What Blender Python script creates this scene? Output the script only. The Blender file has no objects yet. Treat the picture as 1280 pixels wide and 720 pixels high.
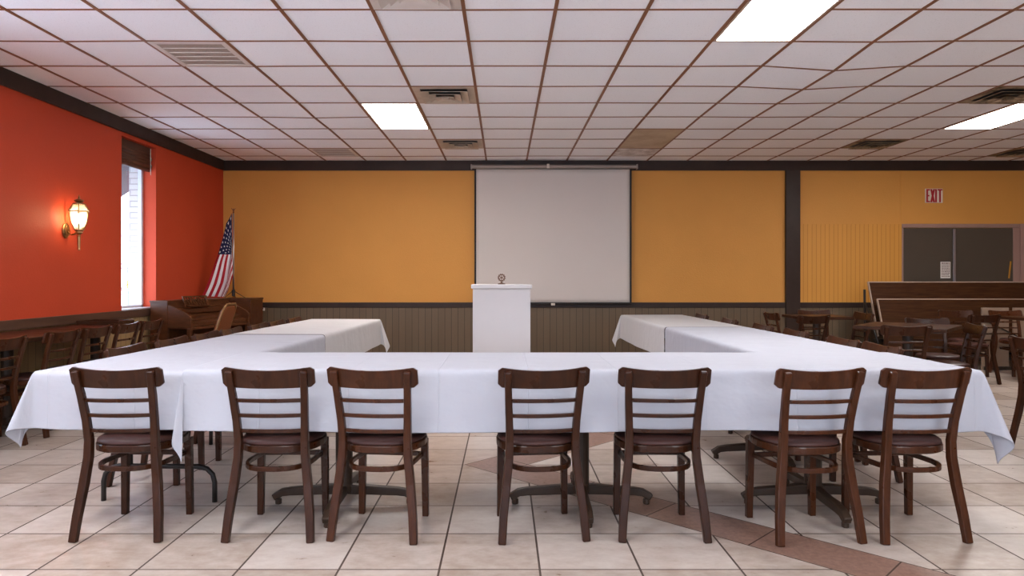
import bpy, bmesh, math, random
from mathutils import Vector, Matrix
random.seed(7)
PI = math.pi
R = math.radians
COL = bpy.context.scene.collection
SC = bpy.context.scene

# camera calibration of the photograph (1280x720): horizon row 348, vanishing column 630, focal length 865 px
CAMZ, F, VX, VY = 1.22, 865.0, 630.0, 348.0
def at(px, py, d):
    return Vector(((px - VX) * d / F, d, CAMZ - (py - VY) * d / F))

XL, XR, YB, YF, ZC = -4.28, 10.6, 10.55, -3.3, 3.013

# ------------------------------------------------------------------ materials
def srgb(r, g, b):
    def f(c):
        c /= 255.0
        return c / 12.92 if c <= .04045 else ((c + .055) / 1.055) ** 2.4
    return (f(r), f(g), f(b), 1)

class NT:
    def __init__(s, name):
        s.m = bpy.data.materials.new(name); s.m.use_nodes = True
        s.t = s.m.node_tree; s.n = s.t.nodes; s.l = s.t.links
        s.b = s.n.get('Principled BSDF'); s.out = s.n.get('Material Output')
    def new(s, typ, **kw):
        n = s.n.new(typ)
        for k, v in kw.items(): setattr(n, k, v)
        return n
    def put(s, sock, v):
        if isinstance(v, bpy.types.NodeSocket): s.l.new(v, sock)
        else: sock.default_value = v
    def math(s, op, a, b=None, c=None):
        n = s.new('ShaderNodeMath', operation=op)
        s.put(n.inputs[0], a)
        if b is not None: s.put(n.inputs[1], b)
        if c is not None: s.put(n.inputs[2], c)
        return n.outputs[0]
    def mix(s, f, a, b, mode='MIX'):
        n = s.new('ShaderNodeMix', data_type='RGBA', blend_type=mode)
        s.put(n.inputs[0], f); s.put(n.inputs[6], a); s.put(n.inputs[7], b)
        return n.outputs[2]
    def coord(s, which='Object'):
        return s.new('ShaderNodeTexCoord').outputs[which]
    def world(s):
        return s.new('ShaderNodeNewGeometry').outputs['Position']
    def mapped(s, vec, scale=(1, 1, 1), rot=(0, 0, 0)):
        n = s.new('ShaderNodeMapping'); s.l.new(vec, n.inputs[0])
        n.inputs['Scale'].default_value = scale; n.inputs['Rotation'].default_value = rot
        return n.outputs[0]
    def noise(s, vec, scale, detail=4, rough=.55):
        n = s.new('ShaderNodeTexNoise'); s.l.new(vec, n.inputs['Vector'])
        n.inputs['Scale'].default_value = scale; n.inputs['Detail'].default_value = detail
        n.inputs['Roughness'].default_value = rough
        return n.outputs['Fac']
    def ramp(s, f, stops):
        n = s.new('ShaderNodeValToRGB'); s.l.new(f, n.inputs[0])
        e = n.color_ramp.elements
        while len(e) < len(stops): e.new(.5)
        for el, (p, c) in zip(e, stops): el.position = p; el.color = c
        return n.outputs[0]
    def bump(s, h, strength=.3, dist=.01):
        n = s.new('ShaderNodeBump'); s.l.new(h, n.inputs['Height'])
        n.inputs['Strength'].default_value = strength; n.inputs['Distance'].default_value = dist
        s.l.new(n.outputs[0], s.b.inputs['Normal'])
    def set(s, color=None, rough=None, metal=None, spec=None):
        if color is not None: s.put(s.b.inputs['Base Color'], color)
        if rough is not None: s.put(s.b.inputs['Roughness'], rough)
        if metal is not None: s.put(s.b.inputs['Metallic'], metal)
        if spec is not None: s.put(s.b.inputs['Specular IOR Level'], spec)
        return s.m

def scl(c, k): return (c[0] * k, c[1] * k, c[2] * k, 1)

def m_plain(name, c, rough=.6, metal=0, spec=.4, var=.08, nscale=12):
    t = NT(name)
    f = t.noise(t.coord(), nscale)
    col = t.mix(f, scl(c, 1 - var), scl(c, 1 + var))
    return t.set(col, rough, metal, spec)

def m_wood(name, dark, light, rough=.38, scale=(60, 60, 6), tint=False, bump=.08, spec=.22):
    t = NT(name)
    v = t.mapped(t.coord(), scale)
    f = t.noise(v, 1.0, 6, .6)
    col = t.ramp(f, [(.25, dark), (.75, light)])
    if tint:
        oi = t.new('ShaderNodeObjectInfo')
        col = t.mix(1.0, col, oi.outputs['Color'], 'MULTIPLY')
    f2 = t.noise(t.coord(), 9, 3)
    t.set(col, t.math('MULTIPLY_ADD', f2, .25, rough - .12), 0, spec)
    t.bump(f, bump, .004)
    return t.m

def m_wall(name, c, bumps=.35, var=.06):
    t = NT(name)
    w = t.world()
    f = t.noise(w, 2.2, 5); f2 = t.noise(w, 70, 4, .6)
    col = t.mix(f, scl(c, 1 - var), scl(c, 1 + var))
    t.set(col, .62, 0, .3); t.bump(f2, bumps, .006)
    return t.m

def m_planks(name, c, groove, pitch, axis='X', gw=.006, var=.12, rough=.55):
    t = NT(name)
    sep = t.new('ShaderNodeSeparateXYZ'); t.l.new(t.world(), sep.inputs[0])
    x = t.math('DIVIDE', sep.outputs[axis], pitch)
    fr = t.math('FRACT', x); idx = t.math('FLOOR', x)
    d = t.math('ABSOLUTE', t.math('SUBTRACT', fr, .5))
    g = t.math('GREATER_THAN', d, .5 - gw / pitch / 2)
    wn = t.new('ShaderNodeTexWhiteNoise', noise_dimensions='1D'); t.l.new(idx, wn.inputs['W'])
    n = t.noise(t.mapped(t.world(), (20, 20, 2)), 1, 4)
    f = t.math('MULTIPLY_ADD', n, .5, t.math('MULTIPLY', wn.outputs['Value'], .5))
    col = t.mix(f, scl(c, 1 - var), scl(c, 1 + var))
    col = t.mix(g, col, groove)
    t.set(col, rough, 0, .35); t.bump(t.math('SUBTRACT', 1.0, g), .5, .006)
    return t.m

def m_emit(name, c, s):
    t = NT(name); e = t.new('ShaderNodeEmission'); e.inputs[0].default_value = c; e.inputs[1].default_value = s
    t.l.new(e.outputs[0], t.out.inputs[0]); return t.m

def m_glass(name, tint=(1, 1, 1, 1), gl=.06):
    t = NT(name)
    a = t.new('ShaderNodeBsdfTransparent'); a.inputs[0].default_value = tint
    b = t.new('ShaderNodeBsdfGlossy'); b.inputs['Roughness'].default_value = .02
    mx = t.new('ShaderNodeMixShader'); mx.inputs[0].default_value = gl
    t.l.new(a.outputs[0], mx.inputs[1]); t.l.new(b.outputs[0], mx.inputs[2]); t.l.new(mx.outputs[0], t.out.inputs[0])
    return t.m

def m_frost(name):
    t = NT(name)
    a = t.new('ShaderNodeBsdfTransparent'); a.inputs[0].default_value = (1, .97, .9, 1)
    b = t.new('ShaderNodeBsdfTranslucent'); b.inputs[0].default_value = (1, .95, .85, 1)
    mx = t.new('ShaderNodeMixShader'); mx.inputs[0].default_value = .22
    t.l.new(a.outputs[0], mx.inputs[1]); t.l.new(b.outputs[0], mx.inputs[2]); t.l.new(mx.outputs[0], t.out.inputs[0])
    return t.m

def m_floor():
    t = NT('beige ceramic floor tile with brown band')
    sep = t.new('ShaderNodeSeparateXYZ'); w = t.world(); t.l.new(w, sep.inputs[0])
    x, y = sep.outputs['X'], sep.outputs['Y']
    TX, TY = .421, .407
    ux = t.math('DIVIDE', t.math('SUBTRACT', x, .1498), TX); uy = t.math('DIVIDE', t.math('SUBTRACT', y, 2.90), TY)
    def line(u, half):
        d = t.math('ABSOLUTE', t.math('SUBTRACT', t.math('FRACT', u), .5))
        return t.math('GREATER_THAN', d, .5 - half)
    gr = t.math('MAXIMUM', line(ux, .0045 / TX), line(uy, .0040 / TY))
    a = t.math('MULTIPLY_ADD', t.math('ADD', x, y), .70711, -3.026)
    b = t.math('MULTIPLY_ADD', t.math('SUBTRACT', x, y), .70711, 3.387)
    m = t.math('MINIMUM', a, b); mx = t.math('MAXIMUM', a, b)
    WB = .29
    band = t.math('MULTIPLY', t.math('GREATER_THAN', m, 0), t.math('LESS_THAN', m, WB))
    e1 = t.math('LESS_THAN', t.math('ABSOLUTE', m), .003)
    e2 = t.math('LESS_THAN', t.math('ABSOLUTE', t.math('SUBTRACT', m, WB)), .003)
    seam = t.math('MULTIPLY', band, line(t.math('DIVIDE', t.math('SUBTRACT', mx, .29), .55), .0035 / .55))
    bg = t.math('MAXIMUM', t.math('MAXIMUM', e1, e2), seam)
    grout = t.math('MAXIMUM', bg, t.math('MULTIPLY', gr, t.math('SUBTRACT', 1.0, band)))
    cx = t.new('ShaderNodeCombineXYZ'); t.l.new(t.math('FLOOR', ux), cx.inputs[0]); t.l.new(t.math('FLOOR', uy), cx.inputs[1])
    wn = t.new('ShaderNodeTexWhiteNoise', noise_dimensions='3D'); t.l.new(cx.outputs[0], wn.inputs['Vector'])
    n1 = t.noise(t.mapped(w, (1, 1.6, 1)), 7.5, 8, .68); n2 = t.noise(w, 45, 4)
    f = t.math('ADD', t.math('MULTIPLY', n1, .72), t.math('MULTIPLY', wn.outputs['Value'], .28))
    c1 = t.ramp(f, [(.3, (.28, .205, .155, 1)), (.5, (.43, .352, .298, 1)), (.68, (.52, .448, .395, 1))])
    c1 = t.mix(t.math('MULTIPLY', n2, .25), c1, (.33, .25, .20, 1))
    n3 = t.noise(w, 38, 5, .7)
    c2 = t.ramp(n3, [(.3, (.15, .078, .055, 1)), (.7, (.27, .155, .115, 1))])
    col = t.mix(band, c1, c2)
    col = t.mix(grout, col, (.055, .032, .022, 1))
    rough = t.math('ADD', t.math('MULTIPLY', n1, .22), t.math('MULTIPLY_ADD', grout, .4, .20))
    t.set(col, rough, 0, .45)
    t.bump(t.math('SUBTRACT', t.math('MULTIPLY', n1, .12), grout), .35, .004)
    return t.m

def m_cloth(name, c):
    t = NT(name)
    o = t.coord()
    n = t.noise(t.mapped(o, (2.2, 7, 3)), 1.6, 4); n2 = t.noise(o, 5, 3)
    sep = t.new('ShaderNodeSeparateXYZ'); t.l.new(o, sep.inputs[0])
    def cr(sock, p, off):
        u = t.math('FRACT', t.math('DIVIDE', t.math('ADD', sock, off), p))
        d = t.math('ABSOLUTE', t.math('SUBTRACT', u, .5))
        mr = t.new('ShaderNodeMapRange'); t.l.new(d, mr.inputs[0])
        mr.inputs[1].default_value = 0; mr.inputs[2].default_value = .012; mr.inputs[3].default_value = 1; mr.inputs[4].default_value = 0
        return mr.outputs[0]
    h = t.math('ADD', t.math('MULTIPLY', n, 1.0), t.math('MULTIPLY', n2, .6))
    h = t.math('ADD', h, t.math('MULTIPLY', cr(sep.outputs['X'], .43, .1), .11))
    h = t.math('ADD', h, t.math('MULTIPLY', cr(sep.outputs['Y'], .38, .2), .1))
    t.set(c, .8, 0, .15)
    t.bump(h, .75, .016)
    return t.m

def m_bamboo():
    t = NT('brown bamboo blind')
    sep = t.new('ShaderNodeSeparateXYZ'); t.l.new(t.world(), sep.inputs[0])
    f = t.math('FRACT', t.math('MULTIPLY', sep.outputs['Z'], 62.0))
    n = t.noise(t.mapped(t.world(), (4, 4, 90)), 1, 4)
    col = t.ramp(n, [(.3, (.035, .012, .007, 1)), (.7, (.16, .06, .03, 1))])
    t.set(col, .5, 0, .3); t.bump(t.math('PINGPONG', f, .5), .7, .004)
    return t.m

def m_brick():
    t = NT('white painted brick')
    b = t.new('ShaderNodeTexBrick')
    t.l.new(t.mapped(t.world(), (1, 1, 1), (R(90), 0, 0)), b.inputs['Vector'])
    b.inputs['Color1'].default_value = (.56, .52, .50, 1); b.inputs['Color2'].default_value = (.50, .46, .44, 1)
    b.inputs['Mortar'].default_value = (.30, .28, .27, 1); b.inputs['Scale'].default_value = 1
    b.inputs['Brick Width'].default_value = .2; b.inputs['Row Height'].default_value = .07; b.inputs['Mortar Size'].default_value = .006
    return t.set(b.outputs['Color'], .8)

def m_ceiling():
    t = NT('white fissured ceiling tile')
    w = t.world(); n = t.noise(w, 90, 5, .7); n2 = t.noise(w, .7, 3)
    c = t.mix(n2, (.89, .88, .90, 1), (.93, .92, .935, 1))
    c = t.mix(t.math('MULTIPLY', t.math('GREATER_THAN', n, .62), .35), c, (.42, .36, .34, 1))
    t.set(c, .9, 0, .1); t.bump(n, .25, .004)
    return t.m

def m_stain(name, a, b, scale):
    t = NT(name); n = t.noise(t.world(), scale, 6, .7)
    return t.set(t.ramp(n, [(.38, a), (.62, b)]), .85, 0, .15)

M = {}
M['floor'] = m_floor()
M['ceil'] = m_ceiling()
M['tbar'] = m_plain('brown painted ceiling grid bar', (.22, .085, .036, 1), .5, 0, .4, .25, 3)
M['orange'] = m_wall('orange red wall paint', (.51, .054, .0175, 1), .25)
M['yellow'] = m_wall('mustard yellow wall paint', (.59, .26, .052, 1), .5)
M['darktrim'] = m_wood('dark brown painted trim', (.026, .0145, .0105, 1), (.044, .025, .018, 1), .45, (3, 3, 3))
M['railtrim'] = m_wood('brown wooden chair rail', (.066, .031, .019, 1), (.105, .050, .030, 1), .45, (4, 2, 20))
M['wains'] = m_planks('olive brown plank wainscot', (.125, .082, .045, 1), (.035, .022, .012, 1), .1)
M['wainsL'] = m_planks('tan plank wainscot', (.30, .19, .085, 1), (.12, .07, .03, 1), .1, 'Y')
M['bead'] = m_planks('mustard beadboard', (.59, .258, .042, 1), (.46, .18, .024, 1), .066, 'X', .010, .06)
M['plainwall'] = m_wall('plain warm wall paint', (.52, .30, .14, 1), .3)
M['wood'] = m_wood('dark stained chair wood', (.020, .0055, .0018, 1), (.053, .0160, .0053, 1), .30, (55, 55, 7), True)
M['slatw'] = M['wood']
M['vinyl'] = m_plain('brown vinyl seat', (.052, .020, .0155, 1), .42, 0, .25, .15, 30)
M['table'] = m_wood('dark brown table laminate', (.028, .0098, .0042, 1), (.056, .020, .0088, 1), .40, (5, 40, 5), spec=.12)
M['pine'] = m_wood('walnut plywood', (.023, .0075, .0022, 1), (.062, .0215, .0062, 1), .6, (4, 30, 40), spec=.1)
M['organ'] = m_wood('walnut organ veneer', (.048, .0145, .0050, 1), (.105, .034, .0120, 1), .35, (8, 8, 30))
M['iron'] = m_plain('dark bronze cast iron', (.045, .025, .015, 1), .42, 0, .25, .2, 25)
M['black'] = m_plain('black metal', (.020, .0145, .0115, 1), .45, 0, .3)
M['cloth'] = m_cloth('white table linen', (.385, .376, .402, 1))
M['cloth_warm_lit'] = m_cloth('white table linen warm lit', (.475, .452, .442, 1))  # same linen, with the warm light off the orange walls put into its colour
M['screen'] = m_plain('matte white screen fabric', (.575, .505, .455, 1), .85, 0, .1, .02, 2)
M['screenb'] = m_plain('black screen border', (.012, .011, .011, 1), .7)
M['case'] = m_plain('grey painted steel case', (.30, .24, .20, 1), .4, .3, .5)
M['white'] = m_plain('white laminate', (.55, .51, .50, 1), .5, 0, .4, .03, 4)
M['lectshell'] = m_plain('white painted board', (.57, .53, .515, 1), .45, 0, .4, .03, 4)
M['bronze'] = m_plain('aged bronze', (.13, .065, .04, 1), .4, .7, .5)
M['brass'] = m_plain('antique brass', (.34, .19, .075, 1), .32, .9, .5)
M['frost'] = m_frost('bevelled lantern glass')
M['bulb'] = m_emit('warm bulb', (1, .80, .48, 1), 60)
M['panel'] = m_emit('fluorescent diffuser', (1, .955, .92, 1), 14.0)
M['panelcool'] = m_emit('daylight fluorescent diffuser', (.92, .95, 1, 1), 14.0)
M['lframe'] = m_plain('light fitting frame', (.45, .33, .26, 1), .5)
M['vent'] = m_plain('cream enamel vent', (.50, .40, .31, 1), .5, 0, .4, .25, 9)
M['ventwhite'] = m_plain('pale enamel vent', (.62, .54, .48, 1), .5, 0, .4, .1, 9)
M['ventdirty'] = m_stain('sooty vent', (.10, .07, .042, 1), (.50, .36, .23, 1), 4)
M['ventdark'] = m_plain('dark duct shade', (.02, .02, .022, 1), .6)
M['mesh'] = m_plain('dusty filter mesh', (.36, .285, .235, 1), .8, 0, .2, .25, 60)
M['browntile'] = m_stain('brown water stained tile', (.46, .34, .23, 1), (.56, .43, .30, 1), 3)
M['dirtytile'] = m_stain('speckled dirty tile', (.46, .39, .36, 1), (.80, .74, .71, 1), 7)
M['flagred'] = m_plain('red flag cloth', (.36, .012, .02, 1), .75, 0, .2)
M['flagwhite'] = m_plain('white flag cloth', (.75, .70, .68, 1), .75, 0, .2)
M['flagblue'] = m_plain('navy flag cloth', (.012, .014, .05, 1), .75, 0, .2)
M['steel'] = m_plain('brushed steel pole', (.5, .47, .44, 1), .3, .9, .5)
M['seatorange'] = m_plain('rust brown upholstery', (.15, .042, .011, 1), .8, 0, .2, .15, 80)
M['goldframe'] = m_plain('gold tube frame', (.26, .14, .055, 1), .35, .6, .5)
M['door'] = m_plain('brown grey painted door', (.068, .048, .032, 1), .55, 0, .35, .06, 4)
M['doorframe'] = m_plain('pinkish grey painted frame', (.30, .17, .13, 1), .5, 0, .4, .1, 9)
M['alu'] = m_plain('aluminium strip', (.30, .26, .26, 1), .35, .8, .5)
M['paper'] = m_plain('white paper', (.62, .55, .48, 1), .8, 0, .2, .03)
M['ink'] = m_plain('dark printing', (.11, .035, .03, 1), .8)
M['red'] = m_plain('red sign lettering', (.36, .006, .012, 1), .5)
M['signwhite'] = m_plain('white sign plate', (.70, .58, .46, 1), .5)
M['tape'] = m_plain('yellow tape', (.5, .22, .02, 1), .6)
M['edge'] = m_plain('pale table edging', (.36, .25, .18, 1), .45)
M['beige'] = m_plain('beige board', (.24, .16, .11, 1), .7, 0, .3, .08)
M['bamboo'] = m_bamboo()
M['glass'] = m_glass('window glass', (.97, .98, 1, 1))
M['winframe'] = m_plain('white window frame', (.62, .62, .66, 1), .45)
M['brick'] = m_brick()
M['awning'] = m_plain('dark maroon canvas', (.045, .020, .021, 1), .8)
M['bark'] = m_plain('grey bark', (.12, .125, .15, 1), .9)
M['snow'] = m_plain('pale pavement', (.80, .81, .84, 1), .9)
M['plate'] = m_plain('ivory plastic', (.60, .52, .42, 1), .5)
M['keyw'] = m_plain('ivory keys', (.65, .6, .5, 1), .4)

# ------------------------------------------------------------------ mesh builder
class MB:
    def __init__(s): s.bm = bmesh.new(); s.mi = 0
    def face(s, vs):
        try:
            f = s.bm.faces.new(vs); f.material_index = s.mi; return f
        except ValueError: return None
    def box(s, c, size, rot=None):
        hx, hy, hz = size[0] / 2, size[1] / 2, size[2] / 2
        m = Matrix.Translation(Vector(c)) @ (rot.to_4x4() if rot is not None else Matrix.Identity(4))
        v = [s.bm.verts.new(m @ Vector((x, y, z))) for x in (-hx, hx) for y in (-hy, hy) for z in (-hz, hz)]
        for q in ((0, 1, 3, 2), (4, 6, 7, 5), (0, 4, 5, 1), (2, 3, 7, 6), (0, 2, 6, 4), (1, 5, 7, 3)): s.face([v[i] for i in q])
        return s
    def span(s, x0, x1, y0, y1, z0, z1):
        return s.box(((x0 + x1) / 2, (y0 + y1) / 2, (z0 + z1) / 2), (x1 - x0, y1 - y0, z1 - z0))
    def loft(s, rings, caps=True, close=True):
        vr = [[s.bm.verts.new(Vector(p)) for p in r] for r in rings]
        n = len(vr[0])
        for a, b in zip(vr, vr[1:]):
            for i in range(n if close else n - 1):
                j = (i + 1) % n
                s.face([a[i], a[j], b[j], b[i]])
        if caps:
            s.face(list(reversed(vr[0]))); s.face(vr[-1])
        return s
    def tube(s, pts, r, n=8, closed=False, caps=True):
        pts = [Vector(p) for p in pts]; rings = []; N = len(pts); ref = None
        for i, p in enumerate(pts):
            if closed: t = pts[(i + 1) % N] - pts[i - 1]
            else: t = pts[min(i + 1, N - 1)] - pts[max(i - 1, 0)]
            t.normalize()
            if ref is None:
                ref = Vector((0, 0, 1)) if abs(t.z) < .9 else Vector((1, 0, 0))
            u = t.cross(ref); u.normalize(); w = u.cross(t); ref = w
            rr = r[i] if isinstance(r, (list, tuple)) else r
            rings.append([p + (u * math.cos(2 * PI * k / n) + w * math.sin(2 * PI * k / n)) * rr for k in range(n)])
        if closed: rings.append(rings[0]); caps = False
        return s.loft(rings, caps)
    def sweep(s, pts, sizes, xdir=(1, 0, 0)):
        """rectangular section along a path: width along xdir, depth perpendicular to it"""
        pts = [Vector(p) for p in pts]; N = len(pts); rings = []
        for i, p in enumerate(pts):
            t = (pts[min(i + 1, N - 1)] - pts[max(i - 1, 0)]).normalized()
            x = Vector(xdir); x = (x - t * x.dot(t)).normalized(); y = t.cross(x)
            w, d = sizes[i] if isinstance(sizes, list) else sizes
            rings.append([p + x * a * w / 2 + y * b * d / 2 for a, b in ((-1, -1), (1, -1), (1, 1), (-1, 1))])
        return s.loft(rings)
    def prism(s, poly, axis, a, b):
        """polygon in the plane perpendicular to axis ('x','y','z') extruded from a to b"""
        def P(p, t):
            return {'x': (t, p[0], p[1]), 'y': (p[0], t, p[1]), 'z': (p[0], p[1], t)}[axis]
        va = [s.bm.verts.new(P(p, a)) for p in poly]; vb = [s.bm.verts.new(P(p, b)) for p in poly]
        n = len(poly)
        for i in range(n): s.face([va[i], va[(i + 1) % n], vb[(i + 1) % n], vb[i]])
        s.face(list(reversed(va))); s.face(vb)
        return s
    def lathe(s, prof, c=(0, 0, 0), n=20, caps=True):
        c = Vector(c)
        return s.loft([[c + Vector((r * math.cos(2 * PI * k / n), r * math.sin(2 * PI * k / n), z)) for k in range(n)] for r, z in prof], caps)
    def xform(s, m): bmesh.ops.transform(s.bm, matrix=m, verts=s.bm.verts); return s
    def build(s, name, mats, parent=None, bevel=0, smooth=False, seg=2, loc=None):
        bmesh.ops.recalc_face_normals(s.bm, faces=s.bm.faces)
        me = bpy.data.meshes.new(name); s.bm.to_mesh(me); s.bm.free()
        if smooth:
            for p in me.polygons: p.use_smooth = True
        for m in (mats if isinstance(mats, (list, tuple)) else [mats]): me.materials.append(m)
        o = bpy.data.objects.new(name, me); COL.objects.link(o)
        if parent is not None: o.parent = parent
        if loc is not None: o.location = loc
        if bevel:
            b = o.modifiers.new('bevel', 'BEVEL'); b.width = bevel; b.segments = seg; b.limit_method = 'ANGLE'; b.angle_limit = R(38)
            if smooth: b.harden_normals = True
        return o

def thing(name, label, cat, loc=(0, 0, 0), rz=0, group=None):
    o = bpy.data.objects.new(name, None); COL.objects.link(o)
    o.location = loc; o.rotation_euler = (0, 0, rz); o.empty_display_size = .1
    return tag(o, label, cat, group)
def tag(o, label, cat, group=None, kind=None):
    o['label'] = label; o['category'] = cat
    if group: o['group'] = group
    if kind: o['kind'] = kind
    return o
def struct(o, label, cat):
    return tag(o, label, cat, None, 'structure')
def kids(o): return [c for c in COL.objects if c.parent == o]
def dup(root, loc, rz, label, group=None, tint=None):
    r = root.copy(); COL.objects.link(r); r.location = loc; r.rotation_euler = (0, 0, rz); r['label'] = label
    if group: r['group'] = group
    for ch in KIDS[root.name]:
        c = ch.copy(); COL.objects.link(c); c.parent = r
        if tint: c.color = tint
        for g in KIDS.get(ch.name, []):
            d = g.copy(); COL.objects.link(d); d.parent = c
            if tint: d.color = tint
    return r
KIDS = {}
def index_kids():
    KIDS.clear()
    for o in bpy.data.objects:
        if o.parent: KIDS.setdefault(o.parent.name, []).append(o)

# ------------------------------------------------------------------ room shell
floor = MB().span(XL - .3, XR + .2, YF - .2, YB + .2, -.1, 0).build('floor', M['floor'])
struct(floor, 'beige ceramic tile floor with a diagonal brown tile band', 'floor')
# ceiling grid: lines X = .343 + .61 k and Y = 4.606 + .613 k
GX = lambda k: .343 + .61 * k
GY = lambda k: 4.606 + .613 * k
kx0, kx1 = -7, 16
ky0, ky1 = -12, 9
# two-tile openings without a cross bar: (column kx, first row ky)
LIGHTS = [(-3, 4), (2, -1), (8, 4), (-3, -6), (3, -7), (9, -5), (-6, -4)]  # the last four panels are added out of view to brighten the room
OPEN2 = [(kx, ky + 1) for kx, ky in LIGHTS] + [(2, 7)]
# the grid sags a little, most of all beside the big light panel
SAG = {}
for i in range(kx0 - 2, kx1 + 3):
    for j in range(ky0 - 2, ky1 + 3): SAG[i, j] = random.choice((0, 0, .001, .002, .004))
SAG[4, 2], SAG[4, 3], SAG[4, 1], SAG[4, 4], SAG[-4, 5] = .040, .032, .008, .010, .012
NX = [XL - .3] + [GX(k) for k in range(kx0, kx1 + 1)] + [XR + .2]
NY = [YF - .2] + [GY(k) for k in range(ky0, ky1 + 1)] + [YB + .2]
m = MB()
cv = [[m.bm.verts.new((x, y, ZC - (SAG[kx0 + i - 1, ky0 + j - 1] if 0 < i < len(NX) - 1 and 0 < j < len(NY) - 1 else 0))) for j, y in enumerate(NY)] for i, x in enumerate(NX)]
for i in range(len(NX) - 1):
    for j in range(len(NY) - 1): m.face([cv[i][j], cv[i][j + 1], cv[i + 1][j + 1], cv[i + 1][j]])
m.span(XL - .3, XR + .2, YF - .2, YB + .2, ZC + .02, ZC + .12)
struct(m.build('ceiling', M['ceil']), 'white drop ceiling of square tiles', 'ceiling')
g = MB()
TB = .0125
def zs(i, j): return ZC - .002 - SAG[i, j]
for kx in range(kx0, kx1 + 1):
    x = GX(kx)
    if not XL < x < XR: continue
    pts = [(x, YF, ZC - .002)] + [(x, GY(j), zs(kx, j)) for j in range(ky0, ky1 + 1) if YF < GY(j) < YB] + [(x, YB, ZC - .002)]
    g.sweep(pts, (2 * TB, .008))
for ky in range(ky0, ky1 + 1):
    y = GY(ky)
    if not YF < y < YB: continue
    for kx in range(kx0 - 1, kx1 + 1):
        if (kx, ky) in OPEN2: continue
        a, b = max(GX(kx) + TB, XL), min(GX(kx + 1) - TB, XR)
        if b > a: g.sweep([(a, y, zs(kx, ky)), (b, y, zs(kx + 1, ky))], (.017, .007), (0, 1, 0))
struct(g.build('trim_1', M['tbar']), 'brown metal grid of the drop ceiling', 'ceiling grid')

# walls
WY0, WY1, WZ0, WZ1 = 7.745, 8.51, .86, 2.82      # window in the orange wall
NEARW = [(-2.6, -1.0), (.2, 1.8), (3.0, 4.4)]   # windows of the orange wall beside and behind the camera
def wall_left():
    m = MB(); x0, x1 = XL - .18, XL
    m.span(x0, x1, YF, YB, 0, WZ0); m.span(x0, x1, YF, YB, WZ1, ZC)
    ys = [YF] + [v for w in NEARW for v in w] + [WY0, WY1, YB]
    for a, b in zip(ys[0::2], ys[1::2]): m.span(x0, x1, a, b, WZ0, WZ1)
    return m.build('wall_left', M['orange'])
struct(wall_left(), 'orange red wall with a tall narrow window', 'wall')
m = MB(); x0, x1 = XL - .33, XL - .181
m.span(x0, x1, YF, YB + .3, -.1, WZ0 - .02); m.span(x0, x1, YF, YB + .3, WZ1, ZC + .1)
ys = [YF] + [v for w in NEARW for v in w] + [WY0, WY1, YB + .3]
for a, b in zip(ys[0::2], ys[1::2]): m.span(x0, x1, a, b, WZ0 - .02, WZ1)
struct(m.build('wall_outside', M['brick']), 'white painted brick skin of the window wall', 'wall')
struct(MB().span(XL - .2, XR + .2, YB, YB + .2, 0, ZC).build('wall_back', M['yellow']), 'mustard yellow wall behind the screen and lectern', 'wall')
struct(MB().span(XR, XR + .2, YF, YB, 0, ZC).build('wall_right', M['plainwall']), 'plain wall closing the far side of the hall', 'wall')
FW = [(-3.6, -1.9), (-1.4, .3), (.8, 2.5), (3.0, 4.7)]
m = MB(); m.span(XL, XR, YF - .2, YF, 0, .85); m.span(XL, XR, YF - .2, YF, 2.6, ZC)
xs = [XL] + [v for w in FW for v in w] + [XR]
for a, b in zip(xs[0::2], xs[1::2]): m.span(a, b, YF - .2, YF, .85, 2.6)
struct(m.build('wall_front', M['plainwall']), 'wall with wide windows behind the viewer', 'wall')

# crown band, chair rails, post, wainscots, baseboards
struct(MB().span(XL, XR, YB - .03, YB, 2.862, ZC).build('trim_2', M['darktrim'], bevel=.004), 'dark brown crown board along the yellow wall', 'trim')
struct(MB().span(XL, XL + .03, YF, YB - .03, 2.862, ZC).build('trim_3', M['darktrim'], bevel=.004), 'dark brown crown board along the orange wall', 'trim')
m = MB(); m.span(XL, 4.28, YB - .035, YB, .775, .855); m.span(4.495, 6.05, YB - .035, YB, .775, .855)
struct(m.build('trim_4', M['darktrim'], bevel=.006), 'dark brown chair rail along the yellow wall', 'trim')
struct(MB().span(XL, XL + .04, YF, YB - .04, .772, .86).build('trim_5', M['railtrim'], bevel=.006), 'brown chair rail and sill along the orange wall', 'trim')
struct(MB().span(4.28, 4.495, YB - .06, YB, 0, 2.862).build('trim_6', M['darktrim'], bevel=.005), 'dark brown vertical post on the yellow wall', 'trim')
struct(MB().span(XL + .02, 6.05, YB - .018, YB, .09, .775).build('trim_7', M['wains']), 'olive brown plank wainscot under the yellow wall', 'wainscot')
struct(MB().span(XL, XL + .016, YF, YB - .02, .09, .772).build('trim_8', M['wainsL']), 'tan plank wainscot under the orange wall', 'wainscot')
struct(MB().span(XL, 6.05, YB - .03, YB, 0, .09).build('baseboard_back', M['darktrim'], bevel=.004), 'dark baseboard of the yellow wall', 'baseboard')
struct(MB().span(XL, XL + .028, YF, YB - .03, 0, .09).build('baseboard_left', M['darktrim'], bevel=.004), 'dark baseboard of the orange wall', 'baseboard')
m = MB(); m.span(4.495, 6.05, YB - .022, YB, .855, 2.02)
struct(m.build('trim_9', M['bead']), 'mustard beadboard panel beside the brown double door', 'wall panel')
m = MB(); m.span(4.495, 6.06, YB - .026, YB, 2.02, 2.045); m.span(6.045, 6.058, YB - .008, YB, 2.1, 2.862)
struct(m.build('trim_10', M['bead']), 'thin painted batten above the beadboard panel', 'trim')

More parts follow.
